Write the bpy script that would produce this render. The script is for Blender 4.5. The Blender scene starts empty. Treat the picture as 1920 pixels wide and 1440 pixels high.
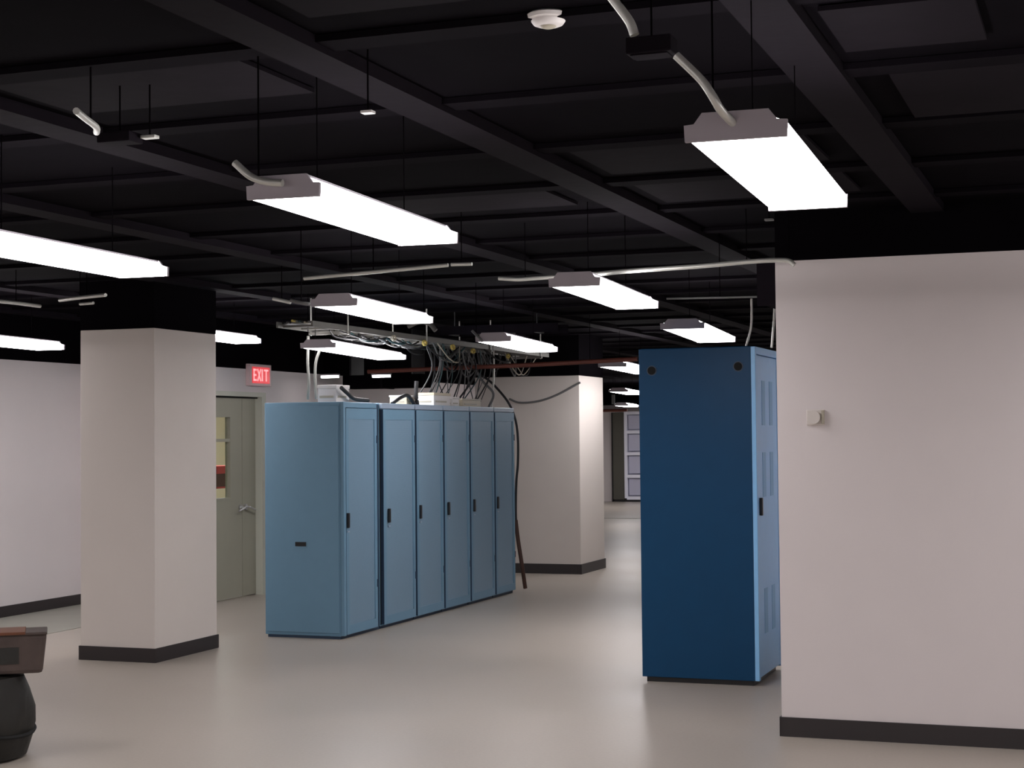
import bpy, bmesh, math, random
from mathutils import Vector, Matrix
random.seed(7)
scene = bpy.context.scene
COL = scene.collection

# ------------------------------------------------------------------ camera
EYE = 1.55
F_PX = 3035.0
YAW, PITCH, ROLL = math.radians(20.141), math.radians(1.825), math.radians(-0.542)
fw = Vector((-math.sin(YAW)*math.cos(PITCH), math.cos(YAW)*math.cos(PITCH), math.sin(PITCH)))
r0 = Vector((math.cos(YAW), math.sin(YAW), 0)); u0 = r0.cross(fw)
rt = math.cos(ROLL)*r0 + math.sin(ROLL)*u0
up = -math.sin(ROLL)*r0 + math.cos(ROLL)*u0
cd = bpy.data.cameras.new('camera'); cam = bpy.data.objects.new('camera', cd); COL.objects.link(cam)
cam.matrix_world = Matrix(((rt.x, up.x, -fw.x, 0), (rt.y, up.y, -fw.y, 0), (rt.z, up.z, -fw.z, EYE), (0, 0, 0, 1)))
cd.sensor_width = 36; cd.lens = F_PX/1920*36; cd.clip_start = .05; cd.clip_end = 200
scene.camera = cam

# ------------------------------------------------------------------ world, exposure
w = bpy.data.worlds.new('world'); scene.world = w; w.use_nodes = True
w.node_tree.nodes['Background'].inputs[0].default_value = (.5, .5, .55, 1)
w.node_tree.nodes['Background'].inputs[1].default_value = 0.02
vs = scene.view_settings
vs.view_transform = 'Standard'; vs.look = 'None'; vs.gamma = 1; vs.use_curve_mapping = False
vs.exposure = 0.0
LAMP = 17.0          # strength of the fluorescent diffusers


def at(px, py, X=None, Y=None, z=None):
    """measured point of the place: where the line of sight meets the plane X, Y or z"""
    d = fw + (px-960)/F_PX*rt - (py-720)/F_PX*up
    t = (z-EYE)/d.z if z is not None else (X/d.x if X is not None else Y/d.y)
    return Vector((0, 0, EYE)) + t*d


# ------------------------------------------------------------------ materials
def mat(name, col, rough=.6, metal=0, noise=0.0, scale=30, bump=0.0, spec=.5, coat=0, emit=None, estr=0, bscale=None):
    m = bpy.data.materials.new(name); m.use_nodes = True
    nt = m.node_tree; b = nt.nodes['Principled BSDF']
    b.inputs['Base Color'].default_value = (*col, 1); b.inputs['Roughness'].default_value = rough
    b.inputs['Metallic'].default_value = metal; b.inputs['Specular IOR Level'].default_value = spec
    b.inputs['Coat Weight'].default_value = coat
    if emit:
        b.inputs['Emission Color'].default_value = (*emit, 1); b.inputs['Emission Strength'].default_value = estr
    if noise or bump:
        tc = nt.nodes.new('ShaderNodeTexCoord')
        n = nt.nodes.new('ShaderNodeTexNoise'); n.inputs['Scale'].default_value = scale; n.inputs['Detail'].default_value = 5
        nt.links.new(tc.outputs['Object'], n.inputs['Vector'])
    if noise:
        mx = nt.nodes.new('ShaderNodeMix'); mx.data_type = 'RGBA'
        mx.inputs[6].default_value = (*[c*(1-noise) for c in col], 1)
        mx.inputs[7].default_value = (*[min(1, c*(1+noise)) for c in col], 1)
        nt.links.new(n.outputs['Fac'], mx.inputs[0]); nt.links.new(mx.outputs[2], b.inputs['Base Color'])
    if bump:
        n2 = nt.nodes.new('ShaderNodeTexNoise'); n2.inputs['Scale'].default_value = bscale or scale*3
        nt.links.new(tc.outputs['Object'], n2.inputs['Vector'])
        bp = nt.nodes.new('ShaderNodeBump'); bp.inputs['Strength'].default_value = bump; bp.inputs['Distance'].default_value = .01
        nt.links.new(n2.outputs['Fac'], bp.inputs['Height']); nt.links.new(bp.outputs['Normal'], b.inputs['Normal'])
    return m


def perforated(name, col, dark, pitch=.012):
    """sheet steel with a fine staggered pattern of round holes (in the Y-Z plane of the door)"""
    m = mat(name, col, .38, .15)
    nt = m.node_tree; b = nt.nodes['Principled BSDF']
    tc = nt.nodes.new('ShaderNodeTexCoord'); sp = nt.nodes.new('ShaderNodeSeparateXYZ')
    nt.links.new(tc.outputs['Object'], sp.inputs[0])

    def mth(op, a, bb):
        x = nt.nodes.new('ShaderNodeMath'); x.operation = op
        for i, v in enumerate((a, bb)):
            if v is None: continue
            if isinstance(v, (int, float)): x.inputs[i].default_value = v
            else: nt.links.new(v, x.inputs[i])
        return x.outputs[0]
    s1 = mth('SINE', mth('MULTIPLY', sp.outputs['Y'], 2*math.pi/pitch), None)
    s2 = mth('SINE', mth('MULTIPLY', sp.outputs['Z'], 2*math.pi/pitch), None)
    h = mth('GREATER_THAN', mth('MULTIPLY', s1, s2), .35)
    mx = nt.nodes.new('ShaderNodeMix'); mx.data_type = 'RGBA'
    mx.inputs[6].default_value = (*col, 1); mx.inputs[7].default_value = (*dark, 1)
    nt.links.new(h, mx.inputs[0]); nt.links.new(mx.outputs[2], b.inputs['Base Color'])
    return m


M = {}
M['wall'] = mat('painted_wall', (.70, .64, .635), .75, noise=.03, scale=3, bump=.04, bscale=160)
M['column'] = mat('painted_column', (.66, .605, .565), .75, noise=.03, scale=3, bump=.04, bscale=160)
M['door_paint'] = mat('door_paint', (.36, .345, .27), .5, noise=.04, scale=5)
M['door_frame'] = mat('door_frame_paint', (.55, .55, .47), .5)
M['black'] = mat('black_ceiling_paint', (.0030, .0023, .0033), 1, noise=.3, scale=4, bump=.1, spec=.02)
M['beam'] = mat('black_beam_paint', (.0085, .0066, .0090), .9, noise=.2, scale=6, bump=.1, spec=.04)
M['panelblk'] = mat('dark_grey_panel_paint', (.0085, .0067, .0089), .9, noise=.25, scale=5, bump=.1, spec=.03)
M['rubber'] = mat('dark_rubber_base', (.022, .017, .018), .45, noise=.1, scale=10)
M['strip'] = mat('dark_floor_strip', (.30, .29, .25), .6, noise=.08, scale=4)
M['blue'] = mat('light_blue_steel', (.145, .28, .40), .42, .1, noise=.04, scale=12)
M['bluelight'] = mat('pale_blue_trim', (.30, .38, .49), .4, .1)
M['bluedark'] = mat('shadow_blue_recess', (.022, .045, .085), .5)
M['perf'] = perforated('perforated_blue_steel', (.21, .34, .46), (.10, .17, .245))
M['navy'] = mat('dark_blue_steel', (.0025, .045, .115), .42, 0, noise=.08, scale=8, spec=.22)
M['rackdoor'] = mat('wall_lit_blue_steel', (.24, .52, .85), .35, 0, noise=.05, scale=8)  # paler blue carries the white wall's reflection on the door side
M['rackslot'] = mat('rack_slot_blue', (.19, .42, .69), .5)
M['blk'] = mat('black_plastic', (.008, .008, .010), .35)
M['matteblk'] = mat('matte_black_rod', (.003, .0025, .003), 1, spec=0)
M['crossblk'] = mat('black_cross_beam_paint', (.0050, .0039, .0054), .95, noise=.2, scale=6, spec=.02)
M['hole'] = mat('black_hole', (.003, .003, .003), .9)
M['chrome'] = mat('brushed_steel', (.55, .55, .56), .3, .9)
M['housing'] = mat('white_enamel_housing', (.42, .38, .42), .4)
M['lamp'] = mat('lit_diffuser', (.9, .9, .9), .4, emit=(1, .965, .98), estr=LAMP)
M['galv'] = mat('galvanised_conduit', (.62, .62, .58), .38, .5, noise=.1, scale=20)
M['whitep'] = mat('white_plastic', (.72, .68, .66), .4)
M['cream'] = mat('cream_plastic', (.62, .54, .40), .5)
M['beige'] = mat('beige_metal', (.42, .38, .30), .5)
M['copper'] = mat('rust_red_pipe', (.16, .045, .03), .6, .1, noise=.2, scale=6)
M['hosegrey'] = mat('grey_rubber_hose', (.16, .16, .145), .6)
M['tray'] = mat('dull_zinc_tray', (.17, .165, .15), .5, .5, noise=.15, scale=10)
M['yellow'] = mat('yellow_cable_jacket', (.62, .48, .12), .5)
M['cblack'] = mat('black_cable_jacket', (.012, .012, .014), .5)
M['cgrey'] = mat('grey_cable_jacket', (.14, .14, .14), .5)
M['cteal'] = mat('teal_cable_jacket', (.02, .055, .06), .5)
M['signred'] = mat('lit_sign_red', (.5, .02, .03), .4, emit=(.75, .055, .065), estr=.75)
M['signlet'] = mat('lit_sign_letter', (.9, .4, .4), .4, emit=(1, .36, .38), estr=.9)
M['signcase'] = mat('pink_white_sign_case', (.75, .55, .55), .4)
M['carton'] = mat('brown_cardboard', (.058, .040, .034), .85, noise=.45, scale=9, bump=.3)
M['tape'] = mat('orange_brown_edge', (.11, .032, .010), .7, noise=.3, scale=12)
M['bag'] = mat('black_bag_sheet', (.006, .005, .003), .55, noise=.6, scale=8, bump=.5, bscale=14)
M['buckle'] = mat('dull_silver_buckle', (.35, .38, .36), .4, .5)
M['redpaint'] = mat('red_enamel', (.34, .02, .02), .4)
M['brown'] = mat('dark_brown_wood', (.06, .025, .015), .6, noise=.3, scale=15)
M['corr'] = mat('corridor_cream_paint', (.60, .56, .40), .8)
M['rackgrey'] = mat('dark_grey_cabinet', (.085, .08, .065), .5)
M['rackpale'] = mat('pale_blue_white_panel', (.5, .5, .62), .35)
M['rackwhite'] = mat('white_rack_frame', (.85, .85, .95), .35)
g = bpy.data.materials.new('window_glass'); g.use_nodes = True
gb = g.node_tree.nodes['Principled BSDF']; gb.inputs['Transmission Weight'].default_value = 1
gb.inputs['Roughness'].default_value = 0; gb.inputs['IOR'].default_value = 1.1; gb.inputs['Base Color'].default_value = (.95, 1, .93, 1)
M['glass'] = g

# polished vinyl floor
fm = mat('polished_vinyl_floor', (.56, .49, .445), .33, spec=.35); nt = fm.node_tree; b = nt.nodes['Principled BSDF']
tc = nt.nodes.new('ShaderNodeTexCoord')
n1 = nt.nodes.new('ShaderNodeTexNoise'); n1.inputs['Scale'].default_value = .9; n1.inputs['Detail'].default_value = 6
n2 = nt.nodes.new('ShaderNodeTexNoise'); n2.inputs['Scale'].default_value = 60; n2.inputs['Detail'].default_value = 3
for n in (n1, n2): nt.links.new(tc.outputs['Object'], n.inputs['Vector'])
ad = nt.nodes.new('ShaderNodeMath'); ad.operation = 'ADD'
nt.links.new(n1.outputs['Fac'], ad.inputs[0]); nt.links.new(n2.outputs['Fac'], ad.inputs[1])
hf = nt.nodes.new('ShaderNodeMath'); hf.operation = 'MULTIPLY'; hf.inputs[1].default_value = .5
nt.links.new(ad.outputs[0], hf.inputs[0])
cr = nt.nodes.new('ShaderNodeValToRGB')
cr.color_ramp.elements[0].position = .35; cr.color_ramp.elements[0].color = (.34, .30, .258, 1)
cr.color_ramp.elements[1].position = .65; cr.color_ramp.elements[1].color = (.385, .337, .292, 1)
nt.links.new(hf.outputs[0], cr.inputs[0]); nt.links.new(cr.outputs[0], b.inputs['Base Color'])
mr = nt.nodes.new('ShaderNodeMapRange'); mr.inputs[3].default_value = .28; mr.inputs[4].default_value = .45
nt.links.new(n1.outputs['Fac'], mr.inputs[0]); nt.links.new(mr.outputs[0], b.inputs['Roughness'])
M['floor'] = fm


# ------------------------------------------------------------------ mesh helpers
def box(bm, x0, x1, y0, y1, z0, z1, bev=0):
    r = bmesh.ops.create_cube(bm, size=1)
    vs_ = r['verts']
    for v in vs_:
        v.co = Vector(((x0+x1)/2 + v.co.x*(x1-x0), (y0+y1)/2 + v.co.y*(y1-y0), (z0+z1)/2 + v.co.z*(z1-z0)))
    if bev:
        es = list({e for v in vs_ for e in v.link_edges})
        bmesh.ops.bevel(bm, geom=es, offset=bev, segments=2, affect='EDGES', profile=.6)


def prism_y(bm, prof, y0, y1):
    a = [bm.verts.new((x, y0, z)) for x, z in prof]; c = [bm.verts.new((x, y1, z)) for x, z in prof]
    n = len(prof)
    bm.faces.new(a); bm.faces.new(list(reversed(c)))
    for i in range(n):
        bm.faces.new((a[i], c[i], c[(i+1) % n], a[(i+1) % n]))
    bmesh.ops.recalc_face_normals(bm, faces=bm.faces)


def smooth(pts, n=6):
    P = [Vector(p) for p in pts]
    if len(P) < 3: return P
    Q = [2*P[0]-P[1]] + P + [2*P[-1]-P[-2]]; out = []
    for i in range(1, len(Q)-2):
        for k in range(n):
            t = k/n
            out.append(.5*((2*Q[i]) + (-Q[i-1]+Q[i+1])*t + (2*Q[i-1]-5*Q[i]+4*Q[i+1]-Q[i+2])*t*t + (-Q[i-1]+3*Q[i]-3*Q[i+1]+Q[i+2])*t**3))
    out.append(P[-1]); return out


def tube(bm, pts, r, seg=8, sm=True):
    P = smooth(pts) if sm else [Vector(p) for p in pts]
    rings = []
    ref = Vector((0, 0, 1))
    for i, p in enumerate(P):
        d = (P[min(i+1, len(P)-1)] - P[max(i-1, 0)]).normalized()
        a = ref if abs(d.dot(ref)) < .95 else Vector((1, 0, 0))
        x = d.cross(a).normalized()
        if rings and x.dot(px_) < 0: x = -x
        px_ = x; y = d.cross(x)
        rings.append([bm.verts.new(p + r*(math.cos(2*math.pi*k/seg)*x + math.sin(2*math.pi*k/seg)*y)) for k in range(seg)])
    for a, c in zip(rings, rings[1:]):
        for k in range(seg):
            bm.faces.new((a[k], a[(k+1) % seg], c[(k+1) % seg], c[k]))
    bm.faces.new(rings[0]); bm.faces.new(rings[-1])
    bmesh.ops.recalc_face_normals(bm, faces=bm.faces)


def lathe(bm, prof, c, seg=32):
    rings = [[bm.verts.new((c[0]+r*math.cos(2*math.pi*k/seg), c[1]+r*math.sin(2*math.pi*k/seg), c[2]+z)) for k in range(seg)] for r, z in prof]
    for a, d in zip(rings, rings[1:]):
        for k in range(seg): bm.faces.new((a[k], a[(k+1) % seg], d[(k+1) % seg], d[k]))
    bm.faces.new(rings[0]); bm.faces.new(rings[-1])
    bmesh.ops.recalc_face_normals(bm, faces=bm.faces)


def disc(bm, c, r, axis, th, seg=20):
    """short round plug along an axis vector"""
    a = Vector(axis).normalized()
    tube(bm, [Vector(c)-a*th/2, Vector(c)+a*th/2], r, seg, sm=False)


def obj(name, bm, m, parent=None, label=None, shade=False):
    me = bpy.data.meshes.new(name); bm.to_mesh(me); bm.free(); me.materials.append(M[m])
    if shade:
        for p in me.polygons: p.use_smooth = True
        try: me.set_sharp_from_angle(angle=math.radians(40))
        except Exception: pass
    o = bpy.data.objects.new(name, me); COL.objects.link(o)
    if parent: o.parent = parent; o.matrix_parent_inverse = Matrix.Identity(4)
    if label: o['label'] = label
    return o


def B(name, m, boxes, parent=None, bev=0, label=None):
    bm = bmesh.new()
    for q in boxes: box(bm, *q, bev)
    return obj(name, bm, m, parent, label)


def T(name, m, pts, r, parent=None, seg=8, sm=True, label=None):
    bm = bmesh.new(); tube(bm, pts, r, seg, sm)
    return obj(name, bm, m, parent, label, shade=True)


def thing(name, label, cat, loc=(0, 0, 0), rz=0, group=None):
    o = bpy.data.objects.new(name, None); COL.objects.link(o)
    o.location = loc; o.rotation_euler = (0, 0, rz); o.empty_display_size = .1
    return tag(o, label, cat, group)


def tag(o, label, cat, group=None):
    o['label'] = label; o['category'] = cat
    if group: o['group'] = group
    return o


def struct(o): o['kind'] = 'structure'; return o


def copy_tree(o, parent=None):
    c = o.copy(); COL.objects.link(c); c.parent = parent
    for ch in list(o.children): copy_tree(ch, c)
    return c


# ------------------------------------------------------------------ room shell
TOP = 2.69      # black slab
struct(B('floor', 'floor', [(-14, 4, -4, 40, -.1, 0)]))
ceil = struct(B('ceiling', 'black', [(-14, 4, -4, 40, TOP, TOP+.1)]))
# downstand beams of the black ceiling: long ones run into the depth, short ones across
for k in range(-6, 4):
    x = -2.16 + 1.34*k
    B('beam', 'beam', [(x-.08, x+.08, -3.9, 30, 2.648, TOP)], ceil)
for k in range(32):
    y = 1.35 + .93*k - 4.65
    B('cross_beam', 'crossblk', [(-10.2, 3.9, y-.06, y+.06, 2.668, TOP-.002)], ceil)
# a few dark grey sheet panels closing coffers between the beams
for (x0, x1, y0, y1) in [(-1.98, -1.05, 5.95, 6.68), (-1.98, -1.05, 7.0, 7.6), (-.62, .1, 5.15, 5.9), (-3.3, -2.4, 4.15, 4.7), (-.7, -.3, 4.3, 4.8),
                         (-3.35, -2.4, 6.95, 7.5), (-1.98, -1.2, 3.2, 3.85)]:
    B('ceiling_panel', 'panelblk', [(x0, x1, y0, y1, 2.672, 2.686)], ceil)


def wall(name, x0, x1, y0, y1, h, m='wall'):
    o = struct(B(name, m, [(x0, x1, y0, y1, 0, h)]))
    B('black_upper_band', 'black', [(x0, x1, y0, y1, h, TOP)], o)
    return o


wall('wall_right', -1.59, 3.6, 8.30, 16.0, 2.436)
struct(B('baseboard_right', 'rubber', [(-1.592, 3.6, 8.290, 8.2995, 0, .098), (-1.600, -1.5905, 8.290, 15.9, 0, .098)]))
wall('wall_left', -9.4, -9.09, -4, 13.2, 2.262)
struct(B('baseboard_left', 'rubber', [(-9.0895, -9.08, -4, 13.18, 0, .10)]))
struct(B('trim_1', 'strip', [(-9.08, -7.97, -4, 13.18, 0, .004)]))  # darker strip: shade on the lower floor here put into its colour
# wall that holds the double door: leaves an opening 13.07 .. 14.24 up to 1.95
DX = -7.89
dw = struct(B('wall_back_left', 'wall', [(DX-.2, DX, 14.32, 24.4, 0, 2.226), (DX-.2, DX, 13.2, 14.32, 1.97, 2.226)]))
B('black_upper_band', 'black', [(DX-.2, DX, 13.0, 24.4, 2.226, TOP)], dw)
wj = struct(B('wall_jog', 'wall', [(-9.4, DX, 13.0, 13.2, 0, 2.24)]))
B('black_upper_band', 'black', [(-9.4, DX-.2, 13.0, 13.2, 2.24, TOP)], wj)
struct(B('wall_far', 'wall', [(-14, 4, 39.7, 39.9, 0, 2.3)]))
struct(B('trim_2', 'black', [(-14, 4, 39.7, 39.9, 2.3, TOP)]))
struct(B('wall_far_left', 'wall', [(-14, -13.8, 24.4, 39.7, 0, TOP)]))
struct(B('wall_far_return', 'wall', [(-13.8, DX-.2, 24.2, 24.4, 0, TOP)]))
struct(B('wall_far_right', 'wall', [(3.6, 3.8, 16.0, 39.7, 0, TOP)]))
struct(B('wall_near_right', 'wall', [(3.6, 3.8, -4, 16.0, 0, TOP)]))
struct(B('wall_behind', 'wall', [(-9.4, 3.8, -4.2, -4, 0, TOP)]))
struct(B('trim_3', 'strip', [(-12, -4, 28.8, 28.9, 0, .006)]))

# double door
d1 = thing('door_1', 'x', 'x', (0, 0, 0)); del d1['label']; del d1['category']; struct(d1)
wy0, wy1, wz0, wz1 = 13.36, 13.74, .968, 1.762
bm = bmesh.new()
lx0, lx1 = DX-.10, DX-.055
for q in [(13.205, wy0, .01, 1.94), (wy1, 13.968, .01, 1.94), (wy0, wy1, .01, wz0), (wy0, wy1, wz1, 1.94)]:
    box(bm, lx0, lx1, q[0], q[1], q[2], q[3])
leaf = obj('door_leaf', bm, 'door_paint', d1)
bm = bmesh.new()
for q in [(wy0-.012, wy0+.01, wz0-.012, wz1+.012), (wy1-.01, wy1+.012, wz0-.012, wz1+.012), (wy0, wy1, wz0-.012, wz0+.01), (wy0, wy1, wz1-.01, wz1+.012), (wy0, wy1, 1.515, 1.545)]:
    box(bm, lx0-.004, lx1+.008, q[0], q[1], q[2], q[3])
obj('window_frame', bm, 'door_paint', leaf)
B('glass_pane', 'glass', [(lx0+.015, lx0+.021, wy0, wy1, wz0, wz1)], leaf)


def pull(parent, y, s):
    bm = bmesh.new()
    disc(bm, (lx1+.008, y, .875), .03, (1, 0, 0), .016)
    tube(bm, [(lx1+.01, y, .875), (lx1+.05, y, .875), (lx1+.055, y+.02*s, .868), (lx1+.052, y+.11*s, .845)], .010, 8)
    obj('door_handle', bm, 'chrome', parent, 'chrome lever handle', True)


pull(leaf, 13.93, -1)
leaf2 = B('door_leaf', 'door_paint', [(lx0, lx1, 13.976, 14.235, .01, 1.94)], d1)
pull(leaf2, 14.03, 1)
B('astragal', 'bluedark', [(lx0-.01, lx1-.012, 13.966, 13.978, .01, 1.94)], d1, label='dark gap between the two leaves')
B('door_jamb', 'door_frame', [(DX-.12, DX+.02, 14.24, 14.32, 0, 1.955)], d1)
B('door_head', 'door_frame', [(DX-.12, DX+.02, 13.2, 14.32, 1.955, 2.0)], d1)
B('head_shadow_gap', 'hole', [(DX-.11, DX-.03, 13.2, 14.24, 1.940, 1.9545)], d1, label='dark strip for the shadow under the door head')  # shadow of the door head modelled as a black strip
# corridor behind the door
struct(B('trim_4', 'corr', [(-11.2, -11.0, 13.2, 20, 0, 2.4), (-11.0, DX-.21, 19.9, 20, 0, 2.4), (-11.2, DX-.21, 13.2, 20, 2.4, 2.45)]))
cl = thing('corridor_fill_light', 'unseen square ceiling lamp added to light the corridor behind the door window', 'ceiling light', (-9.9, 17.0, 2.34))  # lamp added out of sight to brighten the view through the door window
B('housing', 'housing', [(-.55, .55, -.55, .55, .015, .06)], cl); B('diffuser', 'lamp', [(-.52, .52, -.52, .52, 0, .014)], cl)
p = at(408, 893, X=-9.6); q = at(441, 893, X=-9.6)
cab = thing('hose_cabinet', 'red box on a dark brown cupboard behind the door window', 'cupboard', (-9.6, (p.y+q.y)/2, 0))
hw = (q.y-p.y)/2+.02
zr1 = at(425, 873, X=-9.6).z; zr0 = at(425, 888, X=-9.6).z; zb = at(425, 912, X=-9.6).z
B('red_box', 'redpaint', [(-.3, 0, -hw, hw, zr0, zr1)], cab, .01)
B('cupboard_body', 'brown', [(-.32, -.01, -hw*.95, hw*.8, zb, zr0-.002)], cab, .005)
B('leg', 'brown', [(-.3, -.27, -hw*.9, -hw*.8, 0, zb)], cab); B('leg', 'brown', [(-.3, -.27, hw*.6, hw*.7, 0, zb)], cab)
B('red_rail', 'redpaint', [(-.34, 0, -hw, hw*.85, zb-.02, zb)], cab)


# columns
def column(x1, y0, a, b_, h, label, gl):
    c = thing('column', label, 'column', (x1-a/2, y0+b_/2, 0))
    B('shaft', 'column', [(-a/2, a/2, -b_/2, b_/2, 0, h)], c, .006)
    B('black_upper_band', 'black', [(-a/2-.001, a/2+.001, -b_/2-.001, b_/2+.001, h, TOP)], c)
    B('base_trim', 'rubber', [(-a/2-.01, a/2+.01, -b_/2-.01, b_/2+.01, 0, gl)], c)
    return c


column(-6.218, 9.719, .607, .834, 2.325, 'square off-white column with dark base trim at left, between blue cabinets and brown carton', .098)
column(-5.518, 17.221, 1.25, .91, 2.216, 'wide pale column behind the far end of the blue cabinet row', .11)


# ------------------------------------------------------------------ ceiling lights
def make_light():
    t = thing('ceiling_light', '', 'ceiling light', group='fluorescent ceiling lights')
    bm = bmesh.new(); prism_y(bm, [(-.108, 0), (.108, 0), (.118, .012), (.118, .040), (.098, .046), (.080, .060), (-.080, .060), (-.098, .046), (-.118, .040), (-.118, .012)], .012, .988)
    obj('diffuser', bm, 'lamp', t)
    prof = [(-.122, .0), (.122, .0), (.124, .04), (.100, .042), (.080, .068), (-.080, .068), (-.100, .042), (-.124, .04)]
    bm = bmesh.new(); prism_y(bm, [(-.079, .0605), (.079, .0605), (.074, .069), (-.074, .069)], .012, .988)
    obj('housing', bm, 'housing', t)
    for y0, y1 in ((0, .011), (.989, 1)):
        bm = bmesh.new(); prism_y(bm, prof, y0, y1); obj('end_cap', bm, 'housing', t)
    for y in (.2, .8):
        bm = bmesh.new(); box(bm, -.0015, .0015, y-.0015, y+.0015, .066, TOP-2.25-.001); obj('hanger', bm, 'matteblk', t)
    return t


LX = [  # near end, far end, width factor, label
    ((-.815, 3.78), (-.865, 5.07), 1.0, 'nearest ceiling light, upper right, with pale conduit entering its gray end'),
    ((-2.245, 4.19), (-2.315, 5.44), .94, 'ceiling light left of picture centre with short curved conduit at its end'),
    ((-3.83, 4.72), (-3.90, 6.02), .97, 'large ceiling light cut by the left picture edge, upper of the two there'),
    ((-3.86, 7.77), (-4.03, 9.22), 1.05, 'ceiling light above the near end of the cable tray'),
    ((-5.78, 11.35), (-6.10, 13.45), 1.15, 'ceiling light low over the first blue cabinets'),
    ((-4.27, 11.24), (-4.45, 12.88), 1.1, 'ceiling light above the far blue cabinets, right of the cable tray'),
    ((-2.34, 7.24), (-2.45, 8.72), 1.0, 'ceiling light touching the long pale conduit, right of centre'),
    ((-2.64, 10.5), (-2.80, 12.2), 1.2, 'ceiling light just above the tall dark blue cabinet'),
    ((-6.70, 10.75), (-6.82, 12.1), 1.0, 'ceiling light half hidden behind the top of the left column'),
    ((-7.55, 9.2), (-7.72, 10.6), 1.0, 'smaller ceiling light at the left picture edge, over the left wall'),
    ((-4.78, 16.04), (-5.0, 18.2), 1.2, 'distant ceiling light above the far column, cut off by the dark blue cabinet'),
    ((-9.5, 32.5), (-9.75, 34.2), 1.2, 'farthest ceiling light, a thin pale streak above the distant rack'),
    ((-7.5, 25.5), (-7.8, 27.6), 1.3, 'distant glowing ceiling light seen right of the far column'),
]
OFF = [((-.8, .3), (-.86, 1.6)), ((-.8, -3), (-.86, -1.7)), ((.75, 3.6), (.7, 4.9)), ((.75, .3), (.7, 1.6)), ((.75, -3), (.7, -1.7)), ((2.3, 3.6), (2.25, 4.9)), ((2.3, .3), (2.25, 1.6)), ((.75, 6.6), (.7, 7.9)),  # unseen fixtures added for light; some brighten the left wall and far rack
       ((-2.2, .9), (-2.27, 2.2)), ((-2.2, -2.4), (-2.27, -1.1)), ((-3.8, 1.4), (-3.87, 2.7)), ((-3.8, -2.1), (-3.87, -.8)),
       ((-5.5, 4.8), (-5.57, 6.1)), ((-5.5, 1.6), (-5.57, 2.9)), ((-7.4, 5.2), (-7.5, 6.5)), ((-7.3, 1.6), (-7.4, 2.9)),
       ((-3.1, 20), (-3.2, 22)), ((-6.25, 18.4), (-6.35, 19.6)), ((-4.5, 25), (-4.6, 27)), ((-4.5, 31), (-4.6, 33)), ((-1, 24), (-1, 26)), ((-1, 31), (-1, 33)), ((-11.9, 29), (-11.9, 31)), ((-7.4, 31), (-7.4, 33)), ((-8.0, 34), (-8.0, 35.5)), ((-6.2, 34), (-6.2, 35.5)), ((-8.55, 8.5), (-8.55, 9.8))]
proto = make_light()
lights = []
for i, (n, f, wf, lab) in enumerate(LX + [(a, c, 1.1, None) for a, c in OFF]):
    o = proto if i == 0 else copy_tree(proto)
    dx, dy = f[0]-n[0], f[1]-n[1]
    o.location = (n[0], n[1], 2.35 if lab and 'half hidden' in lab else 2.15 if lab and 'streak' in lab else 2.25); o.rotation_euler = (0, 0, -math.atan2(dx, dy)); o.scale = (wf, math.hypot(dx, dy), 1)
    o['label'] = lab or 'unseen fluorescent ceiling light added for illumination'
    if not lab: o['group'] = 'unseen added ceiling lights'
    lights.append(o)
for (a, c, lab) in [((604, 707), (633, 707), 'tiny lit strip above the white box, left of its twin'), ((700, 706), (730, 707), 'tiny lit strip under the tray above the beige wall band, right of its twin')]:
    p0 = at(*a, Y=15.0); p1 = at(*c, Y=15.0)
    t = thing('strip_light', lab, 'small light', (p0.x, 15.0, p0.z), 0, 'tiny strip lights over the cabinets'); L_ = p1.x-p0.x
    bm = bmesh.new(); prism_y(bm, [(0, -.01), (L_, -.01), (L_, .012), (0, .012)], -.03, .03); obj('diffuser', bm, 'lamp', t)
    B('housing', 'housing', [(-.008, L_+.008, -.035, .035, .013, .028)], t)
    for x in (L_*.2, L_*.8): B('hanger', 'matteblk', [(x-.003, x+.003, -.003, .003, .028, TOP-p0.z)], t)


# ------------------------------------------------------------------ blue cabinet row
RX = -5.508                      # plane of the doors
ys = [11.242, 11.954, 12.630, 13.250, 13.880, 14.520, 15.085]
hyo = [.060, .110, .078, .088, .080, .057]     # handle distance from each cabinet's near edge
DEP = .685
H = 1.824


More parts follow.
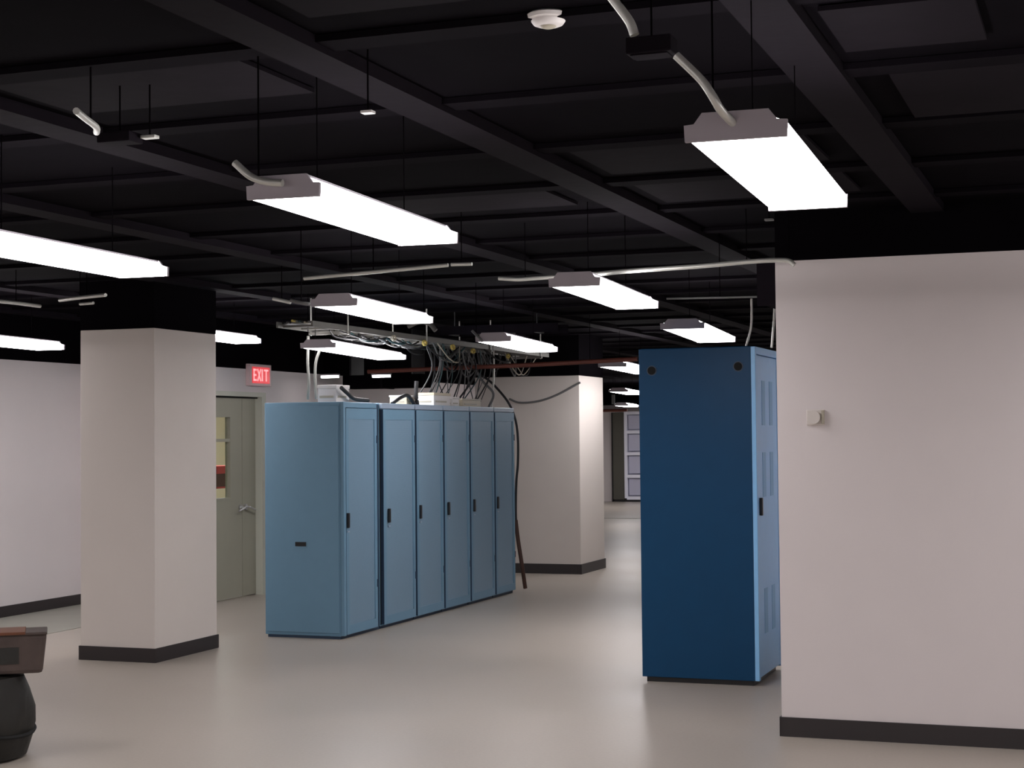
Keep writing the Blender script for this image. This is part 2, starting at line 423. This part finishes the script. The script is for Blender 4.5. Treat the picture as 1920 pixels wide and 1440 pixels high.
def make_cabinet(i, y0, y1, label):
    t = thing('equipment_cabinet', label, 'cabinet', (RX-DEP/2, (y0+y1)/2, 0), 0, 'light blue equipment cabinets in a row')
    hw = (y1-y0)/2; fx = DEP/2
    gap = .100 if i == 0 else .014
    B('body', 'blue', [(-fx, fx-.03, -hw+.003, hw-(gap if i == 0 else .004), .02, H)], t, .006)
    B('plinth', 'bluedark', [(-fx+.02, fx-.035, -hw+.01, hw-.01, 0, .022)], t)
    if i == 0:
        # recessed dark strip before the next cabinet
        B('corner_post', 'blue', [(fx-.03, fx, -hw+.003, -hw+.04, .025, H)], t, .004)
        B('filler_strip', 'bluedark', [(-fx+.02, fx-.035, hw-gap, hw, .02, H-.01)], t, label='dark recessed filler strip')
    B('dark_gap_plate', 'hole', [(fx-.0305, fx-.029, -hw+.006, hw-(gap if i == 0 else .006), .03, H-.05)], t)  # black plate stands in for the shade in the gaps between doors
    top_z = H-.004
    B('top_rail', 'bluelight' if i else 'blue', [(fx-.03, fx-.003, -hw+(.042 if i == 0 else .004), hw-(gap+.002), H-.045, top_z)], t, .003)
    d0, d1_ = -hw+(.046 if i == 0 else .022), hw-(gap+.004)
    dz0, dz1 = .03, H-.05
    fr = .045
    bm = bmesh.new()
    for q in [(d0, d0+fr, dz0, dz1), (d1_-fr, d1_, dz0, dz1), (d0+fr, d1_-fr, dz0, dz0+.07), (d0+fr, d1_-fr, dz1-.085, dz1)]:
        box(bm, fx-.028, fx, q[0], q[1], q[2], q[3])
    door = obj('door', bm, 'blue', t)
    B('perforated_panel', 'perf', [(fx-.022, fx-.006, d0+fr, d1_-fr, dz0+.07, dz1-.085)], door)
    B('dark_seam_strip', 'bluedark', [(fx-.028, fx-.003, d0-.0025, d0-.0002, dz0+.005, dz1-.005)], door)  # dark strip puts seam shade onto the lighter door edge
    hy = -hw+hyo[i]
    bm = bmesh.new(); box(bm, fx-.001, fx+.018, hy-.014, hy+.014, .85, .965, .005)
    obj('handle', bm, 'blk', door, 'black upright handle')
    B('lock_plate', 'bluelight', [(fx-.001, fx+.004, hy-.006, hy+.035, .815, .826)], door)
    # hinges on the far edge
    for z in (.35, 1.5): B('hinge', 'bluedark', [(fx-.004, fx+.006, d1_-.012, d1_-.002, z, z+.06)], door)
    if i == 0:
        sp = B('side_panel', 'blue', [(-fx+.015, fx-.04, -hw-.006, -hw+.002, .045, H-.03)], t, .003)
        p = at(564, 1020, Y=11.236).x + 5.508 + DEP/2 - 0
        B('latch', 'blk', [(p-.047, p+.047, -hw-.012, -hw-.005, .708, .742)], sp, .003, 'black recessed latch')
        B('latch_bezel', 'blue', [(p-.055, p+.055, -hw-.008, -hw-.0055, .700, .750)], sp)
    return t


labs = ['light blue cabinet nearest the camera, showing its wide side panel', 'second light blue cabinet, just past the dark recessed strip',
        'third light blue cabinet from the near end of the row', 'fourth light blue cabinet from the near end of the row',
        'fifth light blue cabinet, second from the far end', 'last light blue cabinet at the far end beside the dark cable']
for i in range(6): make_cabinet(i, ys[i], ys[i+1], labs[i])

# ------------------------------------------------------------------ tall dark blue cabinet on the right
RW, RD, RH = .743, .741, 2.09
t = thing('tall_cabinet', 'tall dark blue equipment cabinet standing by the right wall corner', 'cabinet', (-2.022-RW/2, 9.866+RD/2, 0))
a, c = RW/2, RD/2
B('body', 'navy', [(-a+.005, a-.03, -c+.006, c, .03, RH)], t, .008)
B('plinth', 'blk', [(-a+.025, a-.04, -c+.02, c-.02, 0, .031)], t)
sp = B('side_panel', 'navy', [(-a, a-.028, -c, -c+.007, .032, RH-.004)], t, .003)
for px, py in ((1222, 695), (1384, 687)):
    P = at(px, py, Y=9.866)
    bm = bmesh.new(); disc(bm, (P.x-t.location.x, -c-.002, P.z), .026, (0, 1, 0), .006, 24); obj('cable_hole', bm, 'hole', sp, 'round black knockout', True)
    bm = bmesh.new(); disc(bm, (P.x-t.location.x, -c, P.z), .032, (0, 1, 0), .006, 24); obj('grommet', bm, 'bluedark', sp, None, True)
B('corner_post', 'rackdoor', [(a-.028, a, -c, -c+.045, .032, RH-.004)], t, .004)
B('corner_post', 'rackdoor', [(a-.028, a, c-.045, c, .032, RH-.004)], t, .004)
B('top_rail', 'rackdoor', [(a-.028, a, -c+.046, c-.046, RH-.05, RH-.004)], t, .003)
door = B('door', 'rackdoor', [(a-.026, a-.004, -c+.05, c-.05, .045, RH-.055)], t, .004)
for z0 in (1.60, 1.15, .30):
    for k in range(2):
        y = -c+.20+k*.24
        B('vent_slot', 'rackslot', [(a-.005, a-.002, y, y+.10, z0, z0+.28)], door)
B('handle', 'blk', [(a-.004, a+.016, -c+.085, -c+.11, 1.04, 1.15)], door, .004)

# ------------------------------------------------------------------ wall control, smoke detector, sprinkler bits
t = thing('thermostat', 'small rounded gray thermostat box on the right wall', 'thermostat', (-1.392, 8.30, 1.628))
B('back_plate', 'column', [(-.046, .046, -.012, 0, -.040, .040)], t, .004)
bm = bmesh.new(); disc(bm, (-.008, -.022, 0), .034, (0, 1, 0), .02, 24); obj('cover', bm, 'column', t, None, True)
B('side_clip', 'beige', [(.030, .046, -.024, -.012, -.034, .036)], t, .003)

DZ = 2.66
P = at(1028, 45, z=DZ)
t = thing('smoke_detector', 'round white smoke detector on the black ceiling, top centre', 'smoke detector', (P.x, P.y, DZ))
bm = bmesh.new(); lathe(bm, [(.030, -.006), (.040, -.002), (.046, .006), (.047, .010)], (0, 0, 0)); obj('body', bm, 'whitep', t, None, True)
bm = bmesh.new(); lathe(bm, [(.012, -.012), (.018, -.010), (.022, -.0065)], (0, 0, 0)); obj('sensor_cap', bm, 'beige', t, 'darker centre cap', True)
bm = bmesh.new(); lathe(bm, [(.044, .0095), (.056, .014), (.058, .024), (.05, .030)], (0, 0, 0)); obj('base_ring', bm, 'whitep', t, None, True)
B('mount', 'blk', [(-.03, .03, -.03, .03, .03, TOP-DZ)], t)


def hanging(name, label, cat, P, w_, d_, h_, m):
    t = thing(name, label, cat, P)
    B('body', m, [(-w_/2, w_/2, -d_/2, d_/2, 0, h_)], t, min(w_, d_, h_)*.2)
    B('stem', 'matteblk', [(-.002, .002, -.002, .002, h_, TOP-P[2])], t)
    return t


hanging('sprinkler_plate', 'tiny bright white fitting on the black ceiling, upper centre-left', 'ceiling fitting', at(690, 213, z=2.5), .036, .03, .008, 'whitep')
hanging('sprinkler_plate', 'small dull fitting just below the far end of the nearest light', 'ceiling fitting', at(1442, 414, z=2.42), .035, .03, .008, 'cgrey')
hanging('sprinkler_plate', 'short white fitting on the ceiling, right of the upper-left conduit stub', 'ceiling fitting', at(281, 260, z=2.5), .052, .03, .010, 'galv')

# ------------------------------------------------------------------ conduits
def run(label, pts, r, m='galv', cat='conduit', name='conduit', grp=None, seg=10, sm=True):
    o = T(name, m, pts, r, None, seg, sm); tag(o, label, cat, grp)
    if cat in ('conduit', 'pipe', 'hose', 'rod') and max(p[2] for p in pts) > 2.0:
        for f in ((.5,) if (Vector(pts[0])-Vector(pts[-1])).length < 1 else (.15, .5, .85)):
            j = f*(len(pts)-1); i = min(int(j), len(pts)-2); p = Vector(pts[i]).lerp(Vector(pts[i+1]), j-i)
            B('hanger', 'matteblk', [(p.x-.002, p.x+.002, p.y-.002, p.y+.002, p.z+r*.8, TOP)], o)
    return o


def P_(lst, **k): return [at(x, y, **k) for x, y in lst]


run('pale conduit bending up from the end of the nearest ceiling light', [Vector((-.818, 3.80, 2.285)), at(1352, 207, Y=3.72), at(1337, 182, Y=3.70), at(1315, 150, Y=3.70), at(1268, 104, Y=3.70)], .0105)
run('thick pale conduit leaving the top edge of the picture above the dark junction box', P_([(1190, 66), (1180, 40), (1152, 2), (1120, -40)], Y=3.66), .0115)
t = thing('junction_box', 'black junction box on the ceiling between the two pale conduits', 'junction box', at(1222, 88, Y=3.70))
B('body', 'beam', [(-.055, .055, -.035, .035, -.02, .02)], t, .004)
B('cover_plate', 'panelblk', [(-.045, .045, -.028, .028, -.0235, -.0205)], t)
B('stem', 'matteblk', [(-.002, .002, -.002, .002, .02, TOP-t.location.z)], t)
run('short curved pale conduit at the end of the light left of centre', [at(530, 343, Y=4.17), at(500, 341, Y=4.17), at(470, 331, Y=4.17), at(440, 305, Y=4.17)], .011)
run('pale conduit stub high in the upper left of the ceiling', P_([(143, 208), (160, 222), (180, 238), (181, 248)], z=2.5), .0105)
t = thing('junction_box', 'black junction box on the ceiling beside the upper-left conduit stub', 'junction box', at(225, 262, z=2.5))
B('body', 'beam', [(-.06, .06, -.04, .04, -.012, .02)], t, .004); B('stem', 'matteblk', [(-.002, .002, -.002, .002, .02, TOP-2.5)], t)
run('long straight pale conduit above the cable tray, left of centre', P_([(570, 522), (700, 510), (840, 497)], Y=7.55), .010)
run('short white conduit end past the long straight conduit', P_([(846, 496), (885, 495)], Y=7.5), .009, sm=False)
run('pale conduit running left from the light right of centre', P_([(935, 522), (970, 524), (1000, 522), (1046, 519)], Y=8.15), .0105)
run('long bright conduit reaching the top corner of the right wall', P_([(1108, 515), (1180, 508), (1300, 500), (1400, 491), (1450, 488), (1478, 489), (1490, 497)], Y=8.1), .0125)
run('thin dark conduit below the bright one near the right wall corner', P_([(1250, 560), (1350, 558), (1440, 556)], Y=9.0), .006, 'cgrey')
run('dim pale conduit at the left picture edge under the large light', P_([(-30, 562), (30, 568), (75, 574)], z=2.45), .012)
run('short bright conduit right of the dim one, over the left column', P_([(112, 563), (150, 558), (198, 553)], z=2.45), .012)
run('stubby pale conduit just under the short bright one', P_([(150, 570), (175, 568)], z=2.45), .010, sm=False)
run('faint stub of conduit over the near cabinets', P_([(512, 560), (545, 567)], Y=9.4), .012, sm=False)
run('pale conduit stub leading into the light above the cable tray', P_([(545, 563), (565, 568), (592, 571)], Y=7.80), .010, 'cgrey')
run('rusty red sprinkler pipe running across beyond the cable tray', P_([(690, 697), (850, 690), (1000, 684), (1195, 673)], Y=14.6), .022, 'copper', 'pipe', 'sprinkler_pipe', sm=False)
run('curved pale wire rising from the left of the dark blue cabinet top', P_([(1409, 560), (1409, 605), (1405, 628), (1399, 649)], Y=10.1), .007, 'galv', 'wire', 'wire')
run('straight pale wire rising from the dark blue cabinet near the wall', P_([(1453, 545), (1451, 600), (1447, 652)], Y=10.3), .007, 'galv', 'wire', 'wire')
# grey duct end tucked in at the wall's top corner
t = thing('duct_end', 'dark gray duct end hanging at the right wall top corner', 'duct', (-1.69, 8.9, 2.20))
B('body', 'panelblk', [(-.06, .06, -.2, .2, .05, .26)], t, .01); B('flange', 'beam', [(-.075, .075, -.215, -.2, .04, .27)], t)
B('strap', 'blk', [(-.006, .006, -.01, .01, .26, TOP-2.2)], t)

# ------------------------------------------------------------------ exit sign
t = thing('exit_sign', 'small red lit EXIT sign on the wall above the double door', 'sign', (DX, 14.165, 2.17))
B('case', 'signcase', [(.001, .05, -.215, .215, -.108, .108)], t, .006)
B('face', 'signred', [(.045, .054, -.175, .175, -.082, .080)], t, .002)
bm = bmesh.new()
lw, lh, lx = .072, .118, (.0535, .058)


def bar(y0, z0, y1, z1, th=.018):
    d = Vector((0, y1-y0, z1-z0)); n = Vector((0, -d.z, d.y)).normalized()*th/2
    A = Vector((0, y0, z0)); C_ = Vector((0, y1, z1))
    lo = [A+n, A-n, C_-n, C_+n]
    f = [bm.verts.new((lx[1], v.y, v.z)) for v in lo]; g_ = [bm.verts.new((lx[0], v.y, v.z)) for v in lo]
    bm.faces.new(f); bm.faces.new(g_[::-1])
    for i in range(4): bm.faces.new((f[i], g_[i], g_[(i+1) % 4], f[(i+1) % 4]))


h = lh/2
y = -.155
bar(y+.009, -h, y+.009, h); bar(y, h-.009, y+.058, h-.009); bar(y, 0, y+.05, 0); bar(y, -h+.009, y+.058, -h+.009)
y = -.075; bar(y, -h, y+.062, h); bar(y+.062, -h, y, h)
bar(.018, -h, .018, h, .022)
y = .055; bar(y, h-.009, y+.085, h-.009); bar(y+.0425, -h, y+.0425, h)
bmesh.ops.recalc_face_normals(bm, faces=bm.faces)
obj('lettering', bm, 'signlet', t, 'pale letters reading EXIT')

# ------------------------------------------------------------------ overhead cable tray
TX, TZ = -5.85, 2.40
t = thing('cable_tray', 'overhead ladder cable tray hung above the blue cabinet row', 'cable tray', (TX, 11.1, TZ))
for s in (-1, 1): B('side_rail', 'tray', [(s*.15-.008, s*.15+.008, 0, 5.6, 0, .045)], t)
for k in range(19): B('rung', 'tray', [(-.142, .142, .1+.3*k-.014, .1+.3*k+.014, .006, .022)], t)
for y in (.6, 2.2, 3.8, 5.3):
    for s in (-1, 1):
        B('hanger_rod', 'galv', [(s*.165-.005, s*.165+.005, y-.005, y+.005, -.03, TOP-TZ)], t)
    B('support_bar', 'tray', [(-.18, .18, y-.015, y+.015, -.025, -.002)], t)
t2 = thing('cable_tray', 'second tray crossing above the far cabinets, gray sided', 'cable tray', (-5.6, 13.9, 2.43))
B('side_rail', 'beam', [(-.2, 1.0, -.15, -.14, .05, .13)], t2); B('side_rail', 'beam', [(-.2, 1.0, .14, .15, .05, .13)], t2)
for k in range(4): B('rung', 'cgrey', [(k*.28-.1, k*.28-.07, -.14, .14, .055, .07)], t2)
for x in (.0, .8): B('hanger_rod', 'blk', [(x-.004, x+.004, -.15, -.142, .13, TOP-2.43)], t2)

# the bundles in and under the tray: a tangle nobody could count
TM = ['cblack', 'cgrey', 'cteal', 'beige', 'yellow']
bm = bmesh.new()


def strand(pts, r, m):
    n0 = len(bm.faces); tube(bm, pts, r, 6); bm.faces.ensure_lookup_table()
    for f in bm.faces[n0:]: f.material_index = TM.index(m)


for k, m in enumerate(['cblack', 'cgrey', 'cblack', 'yellow', 'cgrey', 'cteal', 'cblack', 'beige', 'cgrey', 'cblack']):
    x = TX-.12+.027*k
    strand([(x+random.uniform(-.012, .012), 11.15+.62*j, TZ+.036+random.uniform(0, .012)+(.012 if m == 'yellow' else 0)) for j in range(9)], .0095, m)
for k in range(46):
    y = 11.5+.095*k; m = random.choice(['cblack', 'cgrey', 'cblack', 'cteal', 'cgrey', 'beige', 'cblack'])
    x = TX+random.uniform(-.13, .16); L_ = random.uniform(.3, .9); dz = random.uniform(.05, .22) if y > 13.3 else 0.02
    strand([(x, y, TZ-.005), (x+random.uniform(-.05, .05), y+L_*.3, TZ-.03-dz*.8), (x+random.uniform(-.05, .1), y+L_*.6, TZ-.03-dz), (x, y+L_, TZ-.01)], random.uniform(.005, .010), m)
for k in range(24):
    y = 13.55+.07*k; m = random.choice(['cblack', 'cgrey', 'cteal', 'cblack', 'cgrey'])
    x = TX+random.uniform(-.14, .16)
    strand([(x, y, TZ-.02), (x+random.uniform(-.04, .04), y+.03, TZ-.25), (TX+random.uniform(-.14, -.01), y+random.uniform(-.1, .1), H+.006)], random.uniform(.004, .007), m)
o = obj('cable_tangle', bm, TM[0], None, None, True)
for m in TM[1:]: o.data.materials.append(M[m])
tag(o, 'tangle of black, gray and yellow cables in and under the overhead tray', 'cables'); o['kind'] = 'stuff'
# yellow coils hanging from the tray
for k, (px, py) in enumerate([(738, 634), (796, 643), (849, 651), (887, 658), (953, 668)]):
    P = at(px, py, X=TX+.17)
    bm = bmesh.new()
    ring = [P+Vector((.004*math.sin(7*a_), math.cos(a_)*.035, math.sin(a_)*.018)) for a_ in [2*math.pi*j/20 for j in range(21)]]
    tube(bm, ring, .011, 6, False)
    o = obj('cable_coil', bm, 'yellow' if k != 0 else 'beige', None, None, True)
    tag(o, ['dull yellow', 'bright yellow', 'bright yellow', 'yellow', 'yellow'][k] + ' cable loop on the tray side, ' + ['nearest the camera', 'second along', 'third along', 'fourth along', 'farthest along'][k], 'cable loop', 'yellow loops on the tray side')
run('gray hose arching out of a dark loop under the light above the tray', P_([(765, 612), (785, 604), (805, 607), (817, 620)], Y=10.2), .016, 'cgrey', 'hose', 'hose')
run('pale gray hose joining the far light beside the tray', P_([(885, 620), (893, 628), (905, 640)], Y=11.2), .010, 'cgrey', 'hose', 'hose')
# pair of pale hoses left of the row top, and pale rods
run('left of two pale hoses dropping onto the nearest cabinet', P_([(578, 630), (577, 680), (579, 715), (577, 749)], Y=11.5), .011, 'hosegrey', 'hose', 'hose')
run('right of two pale hoses dropping onto the nearest cabinet', P_([(600, 655), (592, 680), (591, 715), (593, 748)], Y=11.5), .011, 'hosegrey', 'hose', 'hose')
run('pale rod standing on the farthest cabinet', [at(923, 640, X=-5.75)+Vector((0, 0, .1)), at(926, 690, X=-5.75), Vector((-5.75, at(922, 758, X=-5.75).y, H))], .010, 'galv', 'rod', 'rod')

# boxes on cabinet tops
def top_box(label, y0, y1, z1, x0, x1, m, lidm):
    t = thing('power_box', label, 'box', ((x0+x1)/2, (y0+y1)/2, H), 0, 'boxes on the cabinet tops')
    a, c, h = (x1-x0)/2, (y1-y0)/2, z1-H
    B('body', m, [(-a, a, -c, c, .0, h*.8)], t, .005)
    B('lid', lidm, [(-a-.004, a+.004, -c-.004, c+.004, h*.8, h)], t, .003)
    B('front_slot', 'beige', [(a-.002, a+.004, -c*.8, c*.5, h*.25, h*.38)], t)
    B('side_slot', 'beige', [(-a*.8, a*.7, -c-.004, -c+.002, h*.25, h*.38)], t)


top_box('white box with tan stripe on the nearest cabinet top', 11.39, 11.62, 1.96, -5.80, -5.64, 'whitep', 'whitep')
top_box('small off-white box on the third cabinet top', 12.70, 12.93, 1.905, -5.78, -5.62, 'cream', 'whitep')
top_box('square white box on the fourth cabinet top', 13.30, 13.68, 1.94, -5.80, -5.62, 'whitep', 'cream')
top_box('tiny white box behind the square white one', 13.74, 13.90, 1.91, -5.76, -5.62, 'whitep', 'whitep')
top_box('low beige box on the fifth cabinet top', 13.98, 14.45, 1.90, -5.78, -5.62, 'cream', 'beige')
run('black cable curling over the cabinet top beside the first white box', P_([(640, 727), (652, 738), (665, 748), (690, 751)], X=-5.585), .016, 'cblack', 'cable', 'cable')
run('thick black cable lump between the white boxes', P_([(735, 757), (752, 745), (765, 742), (778, 760)], X=-5.585), .016, 'cblack', 'cable', 'cable')
run('black vertical cable just left of the square white box', P_([(781, 715), (780, 740), (783, 762)], X=-5.585), .018, 'cblack', 'cable', 'cable')
# black duct over the row, in front of the door wall
t = thing('duct', 'black painted duct hanging behind the nearest cabinets under the ceiling', 'duct', (-6.9, 15.9, 0))
z0, z1 = at(690, 728, Y=15.75).z, at(690, 703, Y=15.75).z
x0, x1 = at(642, 715, Y=15.75).x+6.9, at(790, 715, Y=15.75).x+6.9
B('duct_body', 'black', [(x0, x1, -.15, .15, z0, z1)], t, .01)
for x in (x0+.1, x1-.1): B('strap', 'blk', [(x-.01, x+.01, -.16, .16, z1, TOP)], t)
for x in ((x0+x1)/2, ): B('seam', 'beam', [(x-.012, x+.012, -.158, .158, z0-.006, z1+.006)], t)

# cables at the far end of the row
run('black cable looping over the far cabinet end and running down beside it', P_([(893, 700), (915, 712), (938, 735), (955, 758), (966, 785), (971, 820), (971, 868), (968, 905), (967, 960), (969, 1000)], Y=15.2), .012, 'cblack', 'cable', 'cable')
pts = P_([(967, 975), (971, 1010), (978, 1055)], Y=15.2) + [at(985, 1103, Y=15.25)]
run('dark pole leaning on the end of the last blue cabinet', pts, .020, 'brown', 'pole', 'leaning_pole')
run('thin sagging cable from the cabinets across the far column', P_([(955, 748), (975, 755), (1010, 752), (1045, 740), (1088, 717)], Y=17.209), .012, 'cgrey', 'cable', 'cable')
run('gray slanting cable beside the last cabinet, above its top', P_([(893, 695), (905, 715), (925, 738)], Y=15.0)+[Vector((-5.75, 15.0, H+.01))], .012, 'cgrey', 'cable', 'cable')

# ------------------------------------------------------------------ distant equipment
FY = 36.0


def fx_(px): return at(px, 860, Y=FY).x


t = thing('distant_cabinet', 'dark gray cabinet side far away right of the far column', 'cabinet', (fx_(1160), FY+.4, 0))
q0, q1 = fx_(1149)-fx_(1160), fx_(1170)-fx_(1160)
B('body', 'rackgrey', [(q0, q1, -.4, .4, .05, 2.06)], t, .01); B('plinth', 'blk', [(q0+.02, q1, -.38, .38, 0, .05)], t)
B('corner_edge', 'blk', [(q0-.02, q0, -.42, -.36, 0, 2.06)], t)
t = thing('distant_rack', 'pale rack of square panels far away beside the dark blue cabinet', 'rack', (fx_(1171), FY+.4, 0))
wR = .62
for x in (0, wR-.05): B('upright', 'rackwhite', [(x, x+.06, -.42, -.34, .08, 2.08)], t)
B('plinth', 'blk', [(0, wR, -.4, .35, 0, .08)], t); B('body', 'rackpale', [(.02, wR-.02, -.3, .4, .08, 2.08)], t)
zz = [.10, .60, 1.12, 1.62, 2.06]
for z in zz: B('shelf_edge', 'rackwhite', [(.05, wR-.05, -.41, -.33, z-.05, z+.02)], t)
for z0, z1 in zip(zz, zz[1:]): B('panel', 'rackpale', [(.09, wR-.09, -.36, -.31, z0+.05, z1-.07)], t, .01)
struct(B('wall_distant', 'wall', [(fx_(1120)-.8, fx_(1147), FY+.1, FY+.3, 0, 2.1)]))
run('rusty red far pipe under the farthest ceiling light', P_([(1131, 770), (1176, 769)], Y=31), .03, 'copper', 'pipe', 'sprinkler_pipe', sm=False)
run('pale upright rod far away between the two distant lights', P_([(1150, 740), (1150, 758)], Y=29), .03, 'cgrey', 'rod', 'rod', sm=False)

# ------------------------------------------------------------------ carton on black bag at the lower left
BX, BY = -4.99, 6.55
t = thing('black_bag', 'black bulging bag on the floor under the brown carton, lower left', 'bag', (-5.25, BY+.02, 0), math.radians(36))
bm = bmesh.new()
prof = [(.12, 0), (.265, .012), (.288, .10), (.297, .17), (.292, .24), (.272, .33), (.252, .40), (.10, .415)]
lathe(bm, prof, (0, 0, 0), 40)
for v in bm.verts:
    a_ = math.atan2(v.co.y, v.co.x)
    k = 1+.035*math.sin(5*a_+v.co.z*9)+.02*math.sin(11*a_-v.co.z*17)
    if v.co.z > .02: v.co.x *= k; v.co.y *= k
obj('bag_body', bm, 'bag', t, None, True)
bm = bmesh.new(); tube(bm, [Vector((.30*math.cos(a_), .30*math.sin(a_), .13+.01*math.sin(3*a_))) for a_ in [(-150+15*j)*math.pi/180 for j in range(13)]], .010, 6); obj('strap', bm, 'hole', t, 'black strap', True)
B('buckle', 'buckle', [(-.12, -.06, -.306, -.285, .13, .17)], t, .006, 'dull silver buckle')
t = thing('carton', 'worn brown carton with orange-brown top edge on the black bag', 'box', (-5.17, BY+.01, .416), math.radians(36))
bm = bmesh.new(); box(bm, -.32, .28, -.10, .12, 0, .19, .018)
for v in bm.verts: v.co.x += .02*(v.co.z/.185)*(1 if v.co.x > 0 else -1)
obj('body', bm, 'carton', t)
B('lid', 'carton', [(-.342, .302, -.105, .125, .186, .200)], t, .005)
B('tape', 'tape', [(-.343, .20, -.108, .128, .190, .204)], t, .003, 'orange-brown strip along the top edge')
B('side_label', 'bag', [(.02, .17, -.103, -.099, .05, .13)], t, label='darker stain-like patch')
